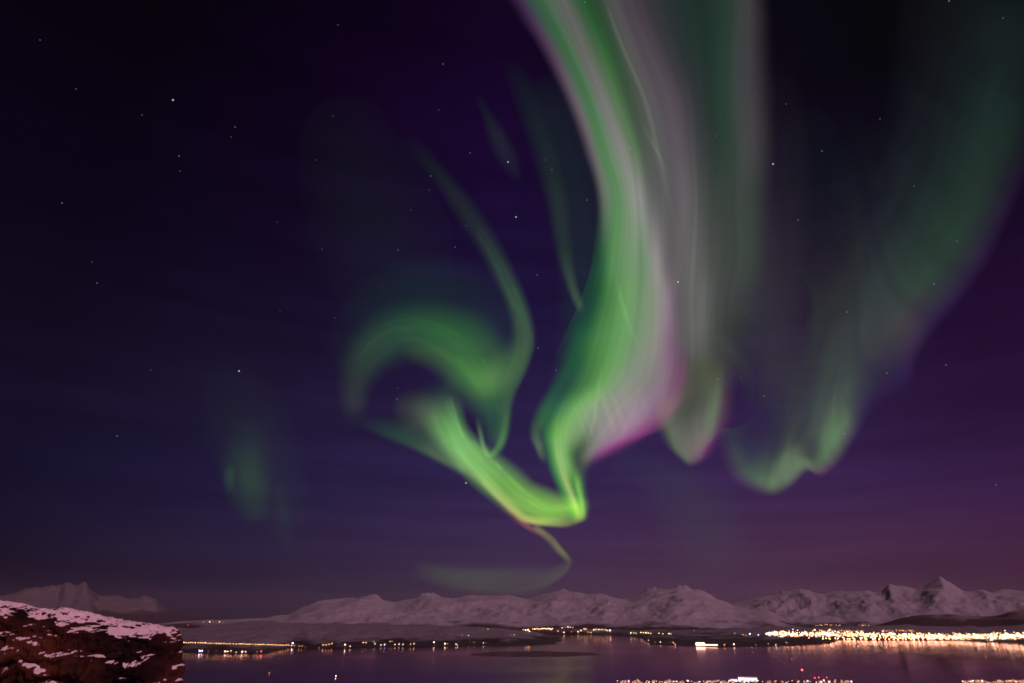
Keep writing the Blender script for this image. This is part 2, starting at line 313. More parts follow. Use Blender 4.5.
ribbon('dark_green_glow', [(530,60,60,36,14,22,22,0),(552,120,60,40,20,30,34,.7),(570,180,56,40,22,34,38,.7),(580,240,44,34,24,36,40,.7),(582,300,36,30,22,42,42,.6),(574,350,26,26,18,40,40,.5),(560,400,20,20,10,20,20,0)], A5, nu=120, nv=40)
# lobe hanging right of the curtain
A6 = aurora_root('aurora_lobe', 'grey green rounded aurora lobe hanging just right of the magenta edged curtain', 695, 420)
lobe = [
 [(650,340),(664,340),(678,340),(692,340),(706,340),(720,340),(734,340),(744,340)],
 [(650,372),(664,372,48,40,62),(678,372,50,44,62),(692,372,52,50,64),(706,372,58,58,68),(718,372,64,68,72),(728,372,54,42,70),(742,372)],
 [(650,396),(662,396,64,58,68),(674,397,66,62,70),(690,397,62,64,68),(704,397,76,80,76),(716,397,98,112,92),(727,397,72,50,78),(740,397)],
 [(650,418),(660,420,66,66,70),(670,422,90,98,84),(685,422,82,88,80),(700,421,96,98,90),(712,420,104,114,96),(724,418,76,52,82),(738,416)],
 [(654,430),(664,434,62,60,72),(674,440,96,106,88),(688,444,106,104,98),(700,442,120,108,108),(710,438,110,96,104),(720,432,80,42,88),(733,428)],
 [(660,440),(669,446,58,56,72),(679,453,88,98,84),(689,459,102,98,96),(700,456,110,76,104),(708,449,96,50,96),(718,441,64,34,84),(730,436)],
 [(664,450),(672,456),(681,463),(691,469),(702,465),(712,458),(721,450),(730,444)]]
patch('grey_green_lobe', lobe, A6, nu=120, nv=90, streak=.1, fu=2, fv=14, seed=6.)
ribbon('thin_tendril', [(712,330,8,8,30,30,40,0),(726,345,12,12,50,52,60,.35),(744,368,10,10,46,48,60,.3),(750,395,10,10,42,40,60,.2),(752,420,4,4,20,20,20,0)], A6, nu=60, nv=18)
ribbon('outer_haze', [(746,60,30,30,14,16,20,0),(752,160,30,24,34,34,44,.5),(752,240,34,26,44,46,54,.6),(750,300,34,28,44,44,56,.6),(748,350,28,30,38,36,50,.5),(742,400,20,24,20,20,20,0)], A6, nu=100, nv=30)
ribbon('magenta_side', [(680,350,4,8,40,20,40,0),(684,372,8,10,90,46,92,.25),(678,392,9,9,96,50,94,.3),(670,412,9,8,84,40,82,.2),(664,430,6,6,20,10,20,0)], A6, nu=60, nv=18)
# wide faint band on the right
A7 = aurora_root('aurora_wide_band', 'wide faint green aurora band on the right with a wavy lower edge', 830, 400)
E = [
 [(708,420),(716,424,48,32,76),(728,428,52,48,74),(742,425,48,42,68),(755,410,44,34,64),(765,360,40,28,60),(775,300)],
 [(718,456),(726,454,56,44,80),(736,450,58,62,76),(748,444,50,46,72),(758,420,44,34,66),(768,370,40,30,60),(778,300)],
 [(730,482),(736,476,64,52,84),(745,470,66,80,78),(754,458,56,62,74),(766,432,46,40,68),(776,375,44,34,62),(786,300)],
 [(752,494),(755,486,74,74,84),(759,479,78,104,82),(764,466,66,82,76),(774,440,50,48,70),(784,380,46,40,62),(795,300)],
 [(774,498),(774,490,82,86,86),(774,482,94,116,90),(775,467,76,98,80),(783,440,56,56,72),(796,384,48,46,62),(806,300)],
 [(794,488),(790,481,86,94,88),(787,474,98,118,92),(785,458,94,112,90),(790,438,62,70,72),(804,390,50,50,64),(815,300,34,34,48)],
 [(808,474),(804,468,90,96,88),(800,462,98,120,92),(797,450,80,96,80),(803,432,56,60,68),(814,386,52,58,66),(824,300,36,36,50)],
 [(823,478),(820,471,90,72,90),(816,464,84,98,84),(812,452,64,72,74),(814,424,64,74,74),(824,378,56,66,66),(832,296,38,38,50)],
 [(842,464),(836,457,80,78,86),(830,449,90,120,90),(826,437,86,112,86),(829,408,72,86,78),(838,368,60,70,68),(840,288,40,40,50)],
 [(858,440),(852,432,70,64,84),(845,423,84,104,86),(840,410,78,94,80),(840,384,68,80,74),(846,350,58,66,66),(846,276,38,40,48)],
 [(878,412),(870,402,50,34,76),(858,398,58,60,74),(848,388,70,82,76),(848,366,64,74,72),(850,332,54,60,62),(850,258,34,36,46)],
 [(912,388),(903,380,48,28,76),(888,372,50,44,72),(870,362,60,60,72),(862,340,60,68,70),(858,304,48,54,58),(852,230,28,30,42)],
 [(922,356),(914,348,58,40,76),(900,338,70,66,76),(884,324,68,74,72),(872,300,56,68,66),(864,262,40,46,52),(852,190,22,24,36)],
 [(944,326),(935,318,52,36,74),(920,308,62,62,68),(902,294,56,74,66),(886,268,46,60,58),(872,228,32,36,46),(856,160,16,18,30)],
 [(970,296),(960,290,46,32,68),(944,280,48,60,60),(925,264,44,70,56),(905,236,38,54,52),(884,196,26,30,40),(860,128,13,14,24)],
 [(996,256),(986,250,42,28,60),(970,240,42,54,54),(948,224,38,62,50),(924,196,32,46,46),(896,156,20,26,34),(866,90)],
 [(1022,198),(1014,190,34,22,50),(996,178,34,48,46),(972,162,32,54,46),(944,136,26,38,38),(908,100,17,20,28),(870,50)],
 [(1048,130),(1040,124,22,16,34),(1020,112,24,38,36),(992,98,26,44,40),(958,78,20,30,32),(916,46,14,16,22),(872,0)],
 [(1070,40),(1058,38,16,16,24),(1034,30,20,32,30),(1002,20,22,34,32),(964,6,18,24,26),(918,-20,12,14,18),(872,-60)],
 [(1085,-80),(1070,-80),(1044,-80),(1008,-80),(968,-90),(920,-100),(876,-120)]]
for r in E:
    (x1, y1), (x0, y0) = r[-1][:2], r[-2][:2]
    r.append((x1 + (x1-x0)*.2 - 34, y1 - 46))
patch('wavy_green_band', E, A7, nu=260, nv=90, streak=.2, fu=34, fv=1.5, seed=8., dim=.78)
filaments([(800,470,20,20,90,110,90),(812,420,30,30,80,96,84),(836,350,40,40,66,80,74),(880,270,50,50,56,70,64),(930,190,60,60,44,58,54),(960,90,60,60,34,46,44),(980,-20,60,60,26,36,36)], A7, 22, .95, 21, gain=.06, wid=(9, 24))
ribbon('gap_glow', [(776,40,40,40,14,10,20,0),(778,130,44,44,24,18,32,.7),(776,220,44,44,34,27,44,.8),(772,300,40,44,42,35,54,.85),(764,370,34,36,46,38,62,.8),(760,430,24,24,30,30,30,0)], A7, nu=80, nv=40)
ribbon('inner_glow', [(800,60,60,50,12,14,20,0),(810,180,70,50,18,24,28,.5),(806,280,76,56,36,32,44,.7),(794,350,62,50,44,36,54,.7),(790,420,40,34,30,34,46,.4),(780,460,20,20,10,10,10,0)], A7, nu=90, nv=40)
ribbon('low_glow', [(600,452,20,30,30,40,50,0),(648,468,24,34,48,50,68,.3),(690,500,46,60,56,58,74,.35),(715,545,54,60,68,62,80,.3),(725,590,40,40,20,20,20,0)], A7, nu=70, nv=30)
# faint patch far left
A8 = aurora_root('aurora_patch', 'small faint green aurora patch alone in the lower left sky', 250, 480)
ribbon('patch_body', [(246,410,20,22,20,26,30,0),(248,440,30,32,30,42,40,.5),(247,465,30,34,36,58,50,.75),(250,488,28,32,38,60,52,.8),(254,508,24,26,36,54,52,.6),(258,528,14,16,16,20,30,0)], A8, nu=80, nv=40, streak=.35, fu=4, fv=6)
ribbon('bright_spot', [(229,462,5,5,10,20,10,0),(230,474,7,9,42,74,60,.4),(230,483,7,9,40,70,56,.4),(231,494,4,4,0,0,0,0)], A8, nu=40, nv=16)
ribbon('right_wisp', [(276,478,10,10,10,20,20,0),(282,505,10,10,28,44,44,.5),(286,535,12,12,30,40,44,.4),(292,565,10,10,10,10,10,0)], A8, nu=40, nv=20)
ribbon('broad_veil', [(330,60,100,100,16,8,24,0),(350,160,130,120,18,15,28,.8),(380,240,140,130,22,20,34,.85),(400,320,130,110,24,22,36,.6),(420,400,60,60,0,0,0,0)], A8, nu=90, nv=70, p=1.9)
ribbon('upper_haze', [(215,340,50,50,10,14,16,0),(235,400,60,60,28,28,44,.6),(258,450,56,60,34,36,56,.7),(280,500,44,50,38,38,60,.6),(310,540,30,30,0,0,0,0)], A8, nu=60, nv=40)

# ------------------------------------------------------------------ stars, beyond the aurora
def ico(r, n=1):
    import bmesh
    bm = bmesh.new(); bmesh.ops.create_icosphere(bm, subdivisions=n, radius=r)
    v = [tuple(x.co) for x in bm.verts]; f = [[q.index for q in p.verts] for p in bm.faces]; bm.free()
    return v, f
STAR_R = 2.6e6
star_mats = {b: emitter('star_light_%s' % n, c, s) for b, n, c, s in ((3, 'bright', (.85, .92, 1), .8), (2, 'middling', (.9, .82, 1), .22), (1, 'faint', (.8, .75, .9), .14))}
for m in star_mats.values(): m.cycles.emission_sampling = 'NONE'
star_src = {}
for b, rr in ((3, .66), (2, .52), (1, .48)):
    v, f = ico(rr*STAR_R/F, 1)
    me = bpy.data.meshes.new('star'); me.from_pydata(v, [], f); me.materials.append(star_mats[b]); star_src[b] = me
STARS = [(173,100,3),(235,127,2),(179,156,2),(180,171,1),(62,203,2),(338,25,1),(333,116,1),(316,160,1),(231,137,1),(97,283,2),(151,370,1),(239,371,3),(117,436,2),
 (322,249,1),(277,222,1),(508,162,3),(516,217,3),(587,200,2),(538,348,2),(556,370,2),(678,282,3),(466,483,3),(773,164,3),(786,104,1),(822,151,2),(798,220,2),
 (718,379,2),(764,396,2),(741,378,1),(847,312,2),(887,373,2),(946,365,2),(844,434,2),(996,485,2),(949,1,2),(1003,18,1),(934,284,2),(585,2,2),(630,148,2),
 (552,170,2),(398,388,1),(397,399,2),(443,64,2),(439,110,1),(470,153,2),(431,176,2),(455,247,2),(398,250,2),(537,275,2),(411,210,1),(76,89,1),(142,115,1),
 (92,262,1),(335,318,1),(280,311,1),(40,40,1),(429,190,1),(466,226,1),(545,160,1),(914,186,1),(880,119,1),(957,241,1),(716,136,1),(745,312,1),(620,325,1)]
SL = {3: 'one of the brightest stars, a crisp white point in the night sky', 2: 'small pale star in the night sky, dimmer than the brightest ones', 1: 'very faint star, barely visible against the dark sky'}
SPECIAL = {(678,282): 'bright white star shining through the grey right side of the big curtain', (466,483): 'lone bright star below the bright hook arm, above the mountains',
 (508,162): 'upper bright star of the pair between the swirl and the curtain', (516,217): 'lower bright star of the pair between the swirl and the curtain',
 (173,100): 'bright star high in the dark left part of the sky', (239,371): 'bright star above the small faint green patch on the left', (773,164): 'bright star at the right fringe of the grey curtain'}
for x, y, b in STARS:
    o = bpy.data.objects.new('star', star_src[b]); COL.objects.link(o)
    o.location = Vector(pdir(x, y).tolist())*STAR_R + CAM
    tag(o, SPECIAL.get((x, y), SL[b]), 'star', 'stars in the night sky')

# ------------------------------------------------------------------ water
wm = material('fjord_water', (.034, .008, .014), .1, .2); wb = wm.node_tree.nodes['Principled BSDF']; wb.inputs['IOR'].default_value = 1.33
t = wm.node_tree; co = t.nodes.new('ShaderNodeTexCoord'); mp = t.nodes.new('ShaderNodeMapping'); mp.inputs['Scale'].default_value = (.0004, .0012, .001)
nz = t.nodes.new('ShaderNodeTexNoise'); nz.inputs['Scale'].default_value = 1.0; nz.inputs['Detail'].default_value = 5
mr = t.nodes.new('ShaderNodeMapRange'); mr.inputs[1].default_value = .3; mr.inputs[2].default_value = .7; mr.inputs[3].default_value = .075; mr.inputs[4].default_value = .15
t.links.new(co.outputs['Object'], mp.inputs[0]); t.links.new(mp.outputs[0], nz.inputs[0]); t.links.new(nz.outputs[0], mr.inputs[0]); t.links.new(mr.outputs[0], wb.inputs['Roughness'])
gl = t.nodes.new('ShaderNodeBsdfGlossy'); gl.inputs['Color'].default_value = (.74, .53, .58, 1); t.links.new(mr.outputs[0], gl.inputs['Roughness'])
df = t.nodes.new('ShaderNodeBsdfDiffuse'); df.inputs[0].default_value = (.03, .008, .014, 1)
fr = t.nodes.new('ShaderNodeFresnel'); fr.inputs[0].default_value = 1.33
mg = t.nodes.new('ShaderNodeMixShader'); t.links.new(fr.outputs[0], mg.inputs[0]); t.links.new(df.outputs[0], mg.inputs[1]); t.links.new(gl.outputs[0], mg.inputs[2])
t.links.new(mg.outputs[0], t.nodes['Material Output'].inputs['Surface'])
rs = np.concatenate([np.linspace(1500, 20000, 80), np.linspace(20500, 50000, 50)])
aa = np.linspace(-math.pi, math.pi, 181)
P = np.array([[at(a, r, 0) for r in rs] for a in aa])
water = mesh_ob('water', P.reshape(-1, 3), grid_faces(len(aa), len(rs)), wm, smooth=True)
tag(water, 'dark fjord water mirroring the sky glow', kind='structure')

# ------------------------------------------------------------------ snow and forest terrain
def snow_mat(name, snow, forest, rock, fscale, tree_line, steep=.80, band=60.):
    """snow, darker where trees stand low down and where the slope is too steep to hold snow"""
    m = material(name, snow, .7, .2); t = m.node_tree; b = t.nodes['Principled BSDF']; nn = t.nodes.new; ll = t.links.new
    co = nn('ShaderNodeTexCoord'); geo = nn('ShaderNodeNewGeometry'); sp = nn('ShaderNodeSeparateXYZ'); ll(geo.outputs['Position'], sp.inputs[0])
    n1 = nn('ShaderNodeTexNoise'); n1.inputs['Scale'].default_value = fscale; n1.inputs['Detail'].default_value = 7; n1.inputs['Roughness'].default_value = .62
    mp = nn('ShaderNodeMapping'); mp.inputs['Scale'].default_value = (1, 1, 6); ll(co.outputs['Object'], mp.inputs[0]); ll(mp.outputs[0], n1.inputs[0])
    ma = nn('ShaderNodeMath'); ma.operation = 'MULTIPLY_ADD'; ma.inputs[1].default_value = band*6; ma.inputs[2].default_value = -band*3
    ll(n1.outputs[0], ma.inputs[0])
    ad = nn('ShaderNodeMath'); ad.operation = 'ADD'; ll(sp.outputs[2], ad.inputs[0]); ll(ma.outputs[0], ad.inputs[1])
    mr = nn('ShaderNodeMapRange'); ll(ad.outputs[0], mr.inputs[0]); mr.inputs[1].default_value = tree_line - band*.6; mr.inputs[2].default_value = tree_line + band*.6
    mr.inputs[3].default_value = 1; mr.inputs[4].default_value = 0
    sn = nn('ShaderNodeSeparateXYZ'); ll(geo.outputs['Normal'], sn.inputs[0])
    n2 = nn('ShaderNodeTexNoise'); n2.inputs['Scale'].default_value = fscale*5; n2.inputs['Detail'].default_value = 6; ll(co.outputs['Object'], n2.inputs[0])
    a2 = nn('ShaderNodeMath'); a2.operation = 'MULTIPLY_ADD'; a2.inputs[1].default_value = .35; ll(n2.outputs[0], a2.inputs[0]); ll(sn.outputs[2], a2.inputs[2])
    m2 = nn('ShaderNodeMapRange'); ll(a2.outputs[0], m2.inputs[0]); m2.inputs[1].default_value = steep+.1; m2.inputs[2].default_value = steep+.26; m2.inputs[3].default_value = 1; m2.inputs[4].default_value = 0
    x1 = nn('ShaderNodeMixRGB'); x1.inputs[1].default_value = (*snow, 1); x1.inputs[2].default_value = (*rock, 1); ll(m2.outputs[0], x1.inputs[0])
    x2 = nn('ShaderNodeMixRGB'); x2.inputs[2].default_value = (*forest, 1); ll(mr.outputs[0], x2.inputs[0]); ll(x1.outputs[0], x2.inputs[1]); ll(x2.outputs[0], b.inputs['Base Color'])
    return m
def terrain(name, sky_pts, D, shore_pts, mat, label, na=420, nr=70, rough=.16, wl=1400., seed=0., gamma=1.2, back=.5, zmin=-25., sm=7.):
    """a real height field between a shore line and a skyline ridge that stands D metres away, with a back slope"""
    xs = np.array([p[0] for p in sky_pts], float)
    dirs = pdir(xs, np.array([p[1] for p in sky_pts], float))
    azs = np.arctan2(dirs[:, 0], dirs[:, 1]); tanel = dirs[:, 2]/np.hypot(dirs[:, 0], dirs[:, 1])
    sh = [sea_point(*p) for p in shore_pts]; sa = [s[0] for s in sh]; sr = [s[1] for s in sh]
    A = np.linspace(azs[0], azs[-1], na); V = np.zeros((na, nr, 3))
    fa = np.linspace(azs[0]-.02, azs[-1]+.02, 4000); ft = np.interp(fa, azs, tanel)
    kw = max(3, int(sm/600/(fa[1]-fa[0]))); kk = np.hanning(kw+2); kk /= kk.sum()
    raw = ft; ft = np.convolve(np.pad(raw, kw, 'edge'), kk, 'same')[kw:-kw]
    kw2 = min(1600, max(9, int(70/600/(fa[1]-fa[0])))); k2 = np.hanning(kw2+2); k2 /= k2.sum(); fs = np.convolve(np.pad(raw, kw2, 'edge'), k2, 'same')[kw2:-kw2]
    for i, a in enumerate(A):
        d = D(a) if callable(D) else D
        hr = 420 + d*np.interp(a, fa, ft) + drop(d)
        d0 = np.interp(a, sa, sr)
        for j in range(nr):
            s = j/(nr-1)
            if s <= .7:
                q = s/.7; r = d0 + (d-d0)*q
                aw = a + (1-q)*.05*noise.noise((a*14, q*2.2, seed)) + (1-q)*.02*noise.noise((a*40, q*4, seed+3))
                te = np.interp(aw, fa, ft)*q + np.interp(aw, fa, fs)*(1-q)
                h = (420 + d*te + drop(d))*q**gamma if q < 1 else hr
            else:
                q = (s-.7)/.3; r = d + (d-d0)*back*q; h = hr*(1-q)**1.3
            x, y = r*math.sin(a), r*math.cos(a)
            q = min(s/.7, 1) if s <= .7 else 1-q
            rg = ridged(x/wl + seed + .5*noise.noise((x/wl*.6, y/wl*.6, seed)), y/wl*.8, seed) - 1.0
            fine = fbm(x/wl*6 + seed, y/wl*6, seed)
            amp = max(hr, 60)*rough
            env = q*(1-q)*3.2 if s <= .7 else q*1.0
            z = h + amp*rg*env + amp*.34*fine*min(1, q*2)*(1 - .8*q)
            if j == 0: z = zmin
            V[i, j] = at(a, r, max(z, zmin))
    o = mesh_ob(name, V.reshape(-1, 3), grid_faces(na, nr), mat, smooth=True)
    return tag(o, label, kind='structure')

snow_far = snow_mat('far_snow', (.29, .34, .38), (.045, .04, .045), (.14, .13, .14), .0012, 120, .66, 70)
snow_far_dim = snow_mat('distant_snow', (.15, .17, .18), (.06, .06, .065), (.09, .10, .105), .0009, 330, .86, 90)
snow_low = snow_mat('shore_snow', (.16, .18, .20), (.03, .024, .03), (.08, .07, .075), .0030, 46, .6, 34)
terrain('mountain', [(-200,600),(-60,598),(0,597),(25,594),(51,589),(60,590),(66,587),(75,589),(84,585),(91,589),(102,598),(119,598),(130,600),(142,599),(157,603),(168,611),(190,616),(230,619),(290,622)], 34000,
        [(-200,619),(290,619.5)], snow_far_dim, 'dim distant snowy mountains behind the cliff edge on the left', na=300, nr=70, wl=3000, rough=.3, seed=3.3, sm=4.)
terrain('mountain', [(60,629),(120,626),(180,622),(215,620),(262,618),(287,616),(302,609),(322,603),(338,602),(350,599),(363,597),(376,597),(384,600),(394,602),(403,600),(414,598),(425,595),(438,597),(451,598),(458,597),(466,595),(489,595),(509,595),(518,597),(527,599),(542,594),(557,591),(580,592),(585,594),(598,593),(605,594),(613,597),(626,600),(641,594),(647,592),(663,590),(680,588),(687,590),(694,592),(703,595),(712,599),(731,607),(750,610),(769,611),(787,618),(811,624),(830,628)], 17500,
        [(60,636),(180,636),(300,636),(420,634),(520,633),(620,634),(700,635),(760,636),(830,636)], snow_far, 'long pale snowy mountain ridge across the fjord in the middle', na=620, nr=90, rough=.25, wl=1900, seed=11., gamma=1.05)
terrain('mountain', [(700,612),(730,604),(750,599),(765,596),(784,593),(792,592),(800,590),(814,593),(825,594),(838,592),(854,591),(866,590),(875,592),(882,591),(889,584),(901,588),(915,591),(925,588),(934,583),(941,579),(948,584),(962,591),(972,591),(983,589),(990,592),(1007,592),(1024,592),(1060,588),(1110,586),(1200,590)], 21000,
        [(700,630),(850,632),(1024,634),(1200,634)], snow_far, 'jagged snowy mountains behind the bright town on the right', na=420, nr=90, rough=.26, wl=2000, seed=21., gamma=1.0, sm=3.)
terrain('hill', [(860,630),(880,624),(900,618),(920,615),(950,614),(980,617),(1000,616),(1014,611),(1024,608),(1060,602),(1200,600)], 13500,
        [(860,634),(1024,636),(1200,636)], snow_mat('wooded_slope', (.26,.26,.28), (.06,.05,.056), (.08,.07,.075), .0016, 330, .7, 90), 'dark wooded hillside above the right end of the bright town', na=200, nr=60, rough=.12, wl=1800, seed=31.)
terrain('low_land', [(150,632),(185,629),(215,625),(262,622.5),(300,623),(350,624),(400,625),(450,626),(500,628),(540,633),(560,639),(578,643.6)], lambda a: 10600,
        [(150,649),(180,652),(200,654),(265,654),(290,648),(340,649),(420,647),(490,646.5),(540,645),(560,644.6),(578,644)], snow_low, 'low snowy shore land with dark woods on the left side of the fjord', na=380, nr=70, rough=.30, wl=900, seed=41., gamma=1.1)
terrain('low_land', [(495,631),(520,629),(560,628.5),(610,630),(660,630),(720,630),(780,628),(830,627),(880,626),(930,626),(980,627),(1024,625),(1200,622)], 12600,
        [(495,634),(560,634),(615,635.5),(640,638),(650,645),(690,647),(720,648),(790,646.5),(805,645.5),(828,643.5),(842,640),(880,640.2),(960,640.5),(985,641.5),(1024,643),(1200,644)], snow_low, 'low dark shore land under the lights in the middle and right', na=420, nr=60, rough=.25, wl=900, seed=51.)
def flat_isle(name, outline, h, mat, label):
    """low land: outline in sight positions on the sea, domed slightly"""
    pts = [sea_point(x, y) for x, y in outline]
    V = []; n = len(pts)
    cx = sum(at(a, r, 0)[0] for a, r in pts)/n; cy = sum(at(a, r, 0)[1] for a, r in pts)/n
    rings = [(1.0, -3), (.96, h*.4), (.8, h*.8), (.5, h), (.25, h*.9)]
    for k, z in rings:
        for a, r in pts:
            x, y, zz = at(a, r, 0); x = cx + (x-cx)*k; y = cy + (y-cy)*k
            V.append((x, y, z + (fbm(x/150, y/150)*h*.25 if k < .99 else 0) - drop(math.hypot(x, y))))
    V.append((cx, cy, h - drop(math.hypot(cx, cy))))
    Fc = []
    for k in range(len(rings)-1):
        for i in range(n): Fc.append((k*n+i, k*n+(i+1) % n, (k+1)*n+(i+1) % n, (k+1)*n+i))
    b = (len(rings)-1)*n
    for i in range(n): Fc.append((b+i, b+(i+1) % n, len(V)-1))
    return tag(mesh_ob(name, V, Fc, mat), label, kind='structure')
def blob(x0, x1, y0, y1, n=40, s=0.):
    out = []
    for k in range(n):
        a = 2*math.pi*k/n
        w = 1 + .25*noise.noise((math.cos(a)*1.5+s, math.sin(a)*1.5, s))
        out.append(((x0+x1)/2 + (x1-x0)/2*math.cos(a)*w, (y0+y1)/2 + (y1-y0)/2*math.sin(a)*w))
    return out
dark_rock = noisy('skerry_rock', (.05, .042, .05), (.11, .09, .10), .006)
flat_isle('islet', blob(466, 596, 651.5, 657, s=2.), 7, dark_rock, 'long low dark reef in the middle of the fjord')
near_ground = noisy('dark_town_ground', (.03, .02, .022), (.09, .06, .07), .01)
# near shore under the town at the foot of the mountain, and the mountainside the camera stands on
sh = [(-600,700),(0,698),(300,694),(500,690),(600,683),(640,680.5),(700,679.5),(800,679.5),(860,682),(900,684),(950,682),(1000,680.5),(1060,679.5),(1500,679.5)]
sa = [sea_point(*p) for p in sh]
Aa = np.linspace(-1.3, 1.3, 200); V = np.zeros((200, 60, 3))
for i, a in enumerate(Aa):
    r0 = np.interp(a, [s[0] for s in sa], [s[1] for s in sa])
    for j in range(60):
        q = j/59; r = r0*(1-q) + 2.0*q
        r = r0*math.exp(-q*math.log(r0/2.5))
        x, y = r*math.sin(a), r*math.cos(a)
        if r > 1500: z = 6 + 6*min(1, (r0-r)/400)
        else: z = 12 + (418.3-12)*(1-r/1500)**1.6
        k = min(1, max(0, (r-25)/300))
        z += 22*fbm(x/200, y/200)*k*(r < 1500)*(1-r/1500 if r < 1500 else 0) + .5*fbm(x/6, y/6)*min(1, r/8)
        z = min(z, 418.35 - .19*max(r-1.5, 0)) if r < 900 else z
        if j == 0: z = -4
        V[i, j] = at(a, r, z)
slope_mat = snow_mat('near_slope', (.6, .6, .62), (.04, .035, .035), (.05, .04, .04), .02, 150, .7, 60)
tag(mesh_ob('ground', V.reshape(-1, 3), grid_faces(200, 60), [slope_mat], smooth=True), 'mountainside and shore below the camera', kind='structure')

# ------------------------------------------------------------------ thin night haze over land and water
hz = 52000.0
bb = [(-hz, -hz, -900), (hz, -hz, -900), (hz, hz, -900), (-hz, hz, -900), (-hz, -hz, 1500), (hz, -hz, 1500), (hz, hz, 1500), (-hz, hz, 1500)]
hm = bpy.data.materials.new('haze_air'); hm.use_nodes = True; t = hm.node_tree; t.nodes.clear()
pv = t.nodes.new('ShaderNodeVolumePrincipled'); pv.inputs['Color'].default_value = (.8, .8, .85, 1); pv.inputs['Density'].default_value = 3.6e-6
mo = t.nodes.new('ShaderNodeOutputMaterial'); t.links.new(pv.outputs[0], mo.inputs['Volume'])
tag(mesh_ob('haze', bb, [(0,3,2,1),(4,5,6,7),(0,1,5,4),(1,2,6,5),(2,3,7,6),(3,0,4,7)], hm), 'thin reddish night haze over the fjord and the mountains', kind='stuff')

# ------------------------------------------------------------------ rocky cliff edge in front, left
cm = bpy.data.materials.new('rock_and_snow'); cm.use_nodes = True; t = cm.node_tree; b = t.nodes['Principled BSDF']; nn = t.nodes.new; ll = t.links.new
b.inputs['Roughness'].default_value = .85; b.inputs['Specular IOR Level'].default_value = .15
co = nn('ShaderNodeTexCoord'); geo = nn('ShaderNodeNewGeometry'); sn = nn('ShaderNodeSeparateXYZ'); ll(geo.outputs['Normal'], sn.inputs[0])
n1 = nn('ShaderNodeTexNoise'); n1.inputs['Scale'].default_value = 1.1; n1.inputs['Detail'].default_value = 9; n1.inputs['Roughness'].default_value = .65; ll(co.outputs['Object'], n1.inputs[0])
a2 = nn('ShaderNodeMath'); a2.operation = 'MULTIPLY_ADD'; a2.inputs[1].default_value = 1.25; ll(n1.outputs[0], a2.inputs[0]); ll(sn.outputs[2], a2.inputs[2])
m2 = nn('ShaderNodeMapRange'); ll(a2.outputs[0], m2.inputs[0]); m2.inputs[1].default_value = 1.38; m2.inputs[2].default_value = 1.43
n3 = nn('ShaderNodeTexNoise'); n3.inputs['Scale'].default_value = .55; n3.inputs['Detail'].default_value = 8; ll(co.outputs['Object'], n3.inputs[0])
rr = nn('ShaderNodeValToRGB'); e = rr.color_ramp.elements; e[0].position = .38; e[0].color = (.010, .004, .004, 1); e[1].position = .66; e[1].color = (.075, .027, .014, 1); ll(n3.outputs[0], rr.inputs[0])
x1 = nn('ShaderNodeMixRGB'); ll(m2.outputs[0], x1.inputs[0]); ll(rr.outputs[0], x1.inputs[1]); x1.inputs[2].default_value = (.78, .78, .8, 1); ll(x1.outputs[0], b.inputs['Base Color'])
bp = nn('ShaderNodeBump'); bp.inputs['Strength'].default_value = .6; bp.inputs['Distance'].default_value = .12; ll(n1.outputs[0], bp.inputs['Height']); ll(bp.outputs[0], b.inputs['Normal'])
CD = 27.0
crest = [(-260,592),(-120,594),(-40,597),(0,600),(15,602.5),(30,605.5),(42,608),(55,610),(66,608.5),(80,610.5),(100,614.5),(125,619.5),(150,623.5),(165,626),(176,629)]
def crest_point(px, py, dist):
    d = pdir(px, py); k = dist/math.hypot(d[0], d[1]); return Vector((d[0]*k, d[1]*k, 420 + d[2]*k))
ctrl = [list(crest_point(x, y, CD + (176-x)*.01)) for x, y in crest]
tip = ctrl[-1]
# round the corner: the edge turns away from the viewer and drops
ctrl += [[tip[0]-1.1, tip[1]+.6, tip[2]-.5], [tip[0]-3.6, tip[1]+1.0, tip[2]-1.4], [tip[0]-8, tip[1]+1.4, tip[2]-2.6], [tip[0]-15, tip[1]+2, tip[2]-4.5]]
NS, NT = 520, 240
cr = catmull(ctrl, NS)
tg = np.gradient(cr[:, :2], axis=0); tg /= np.linalg.norm(tg, axis=1, keepdims=True)
k = np.ones(31)/31; tg = np.stack([np.convolve(np.pad(tg[:, j], 15, 'edge'), k, 'valid') for j in range(2)], 1); tg /= np.linalg.norm(tg, axis=1, keepdims=True)
out = np.stack([tg[:, 1], -tg[:, 0]], 1)                 # outward: towards the viewer along the front
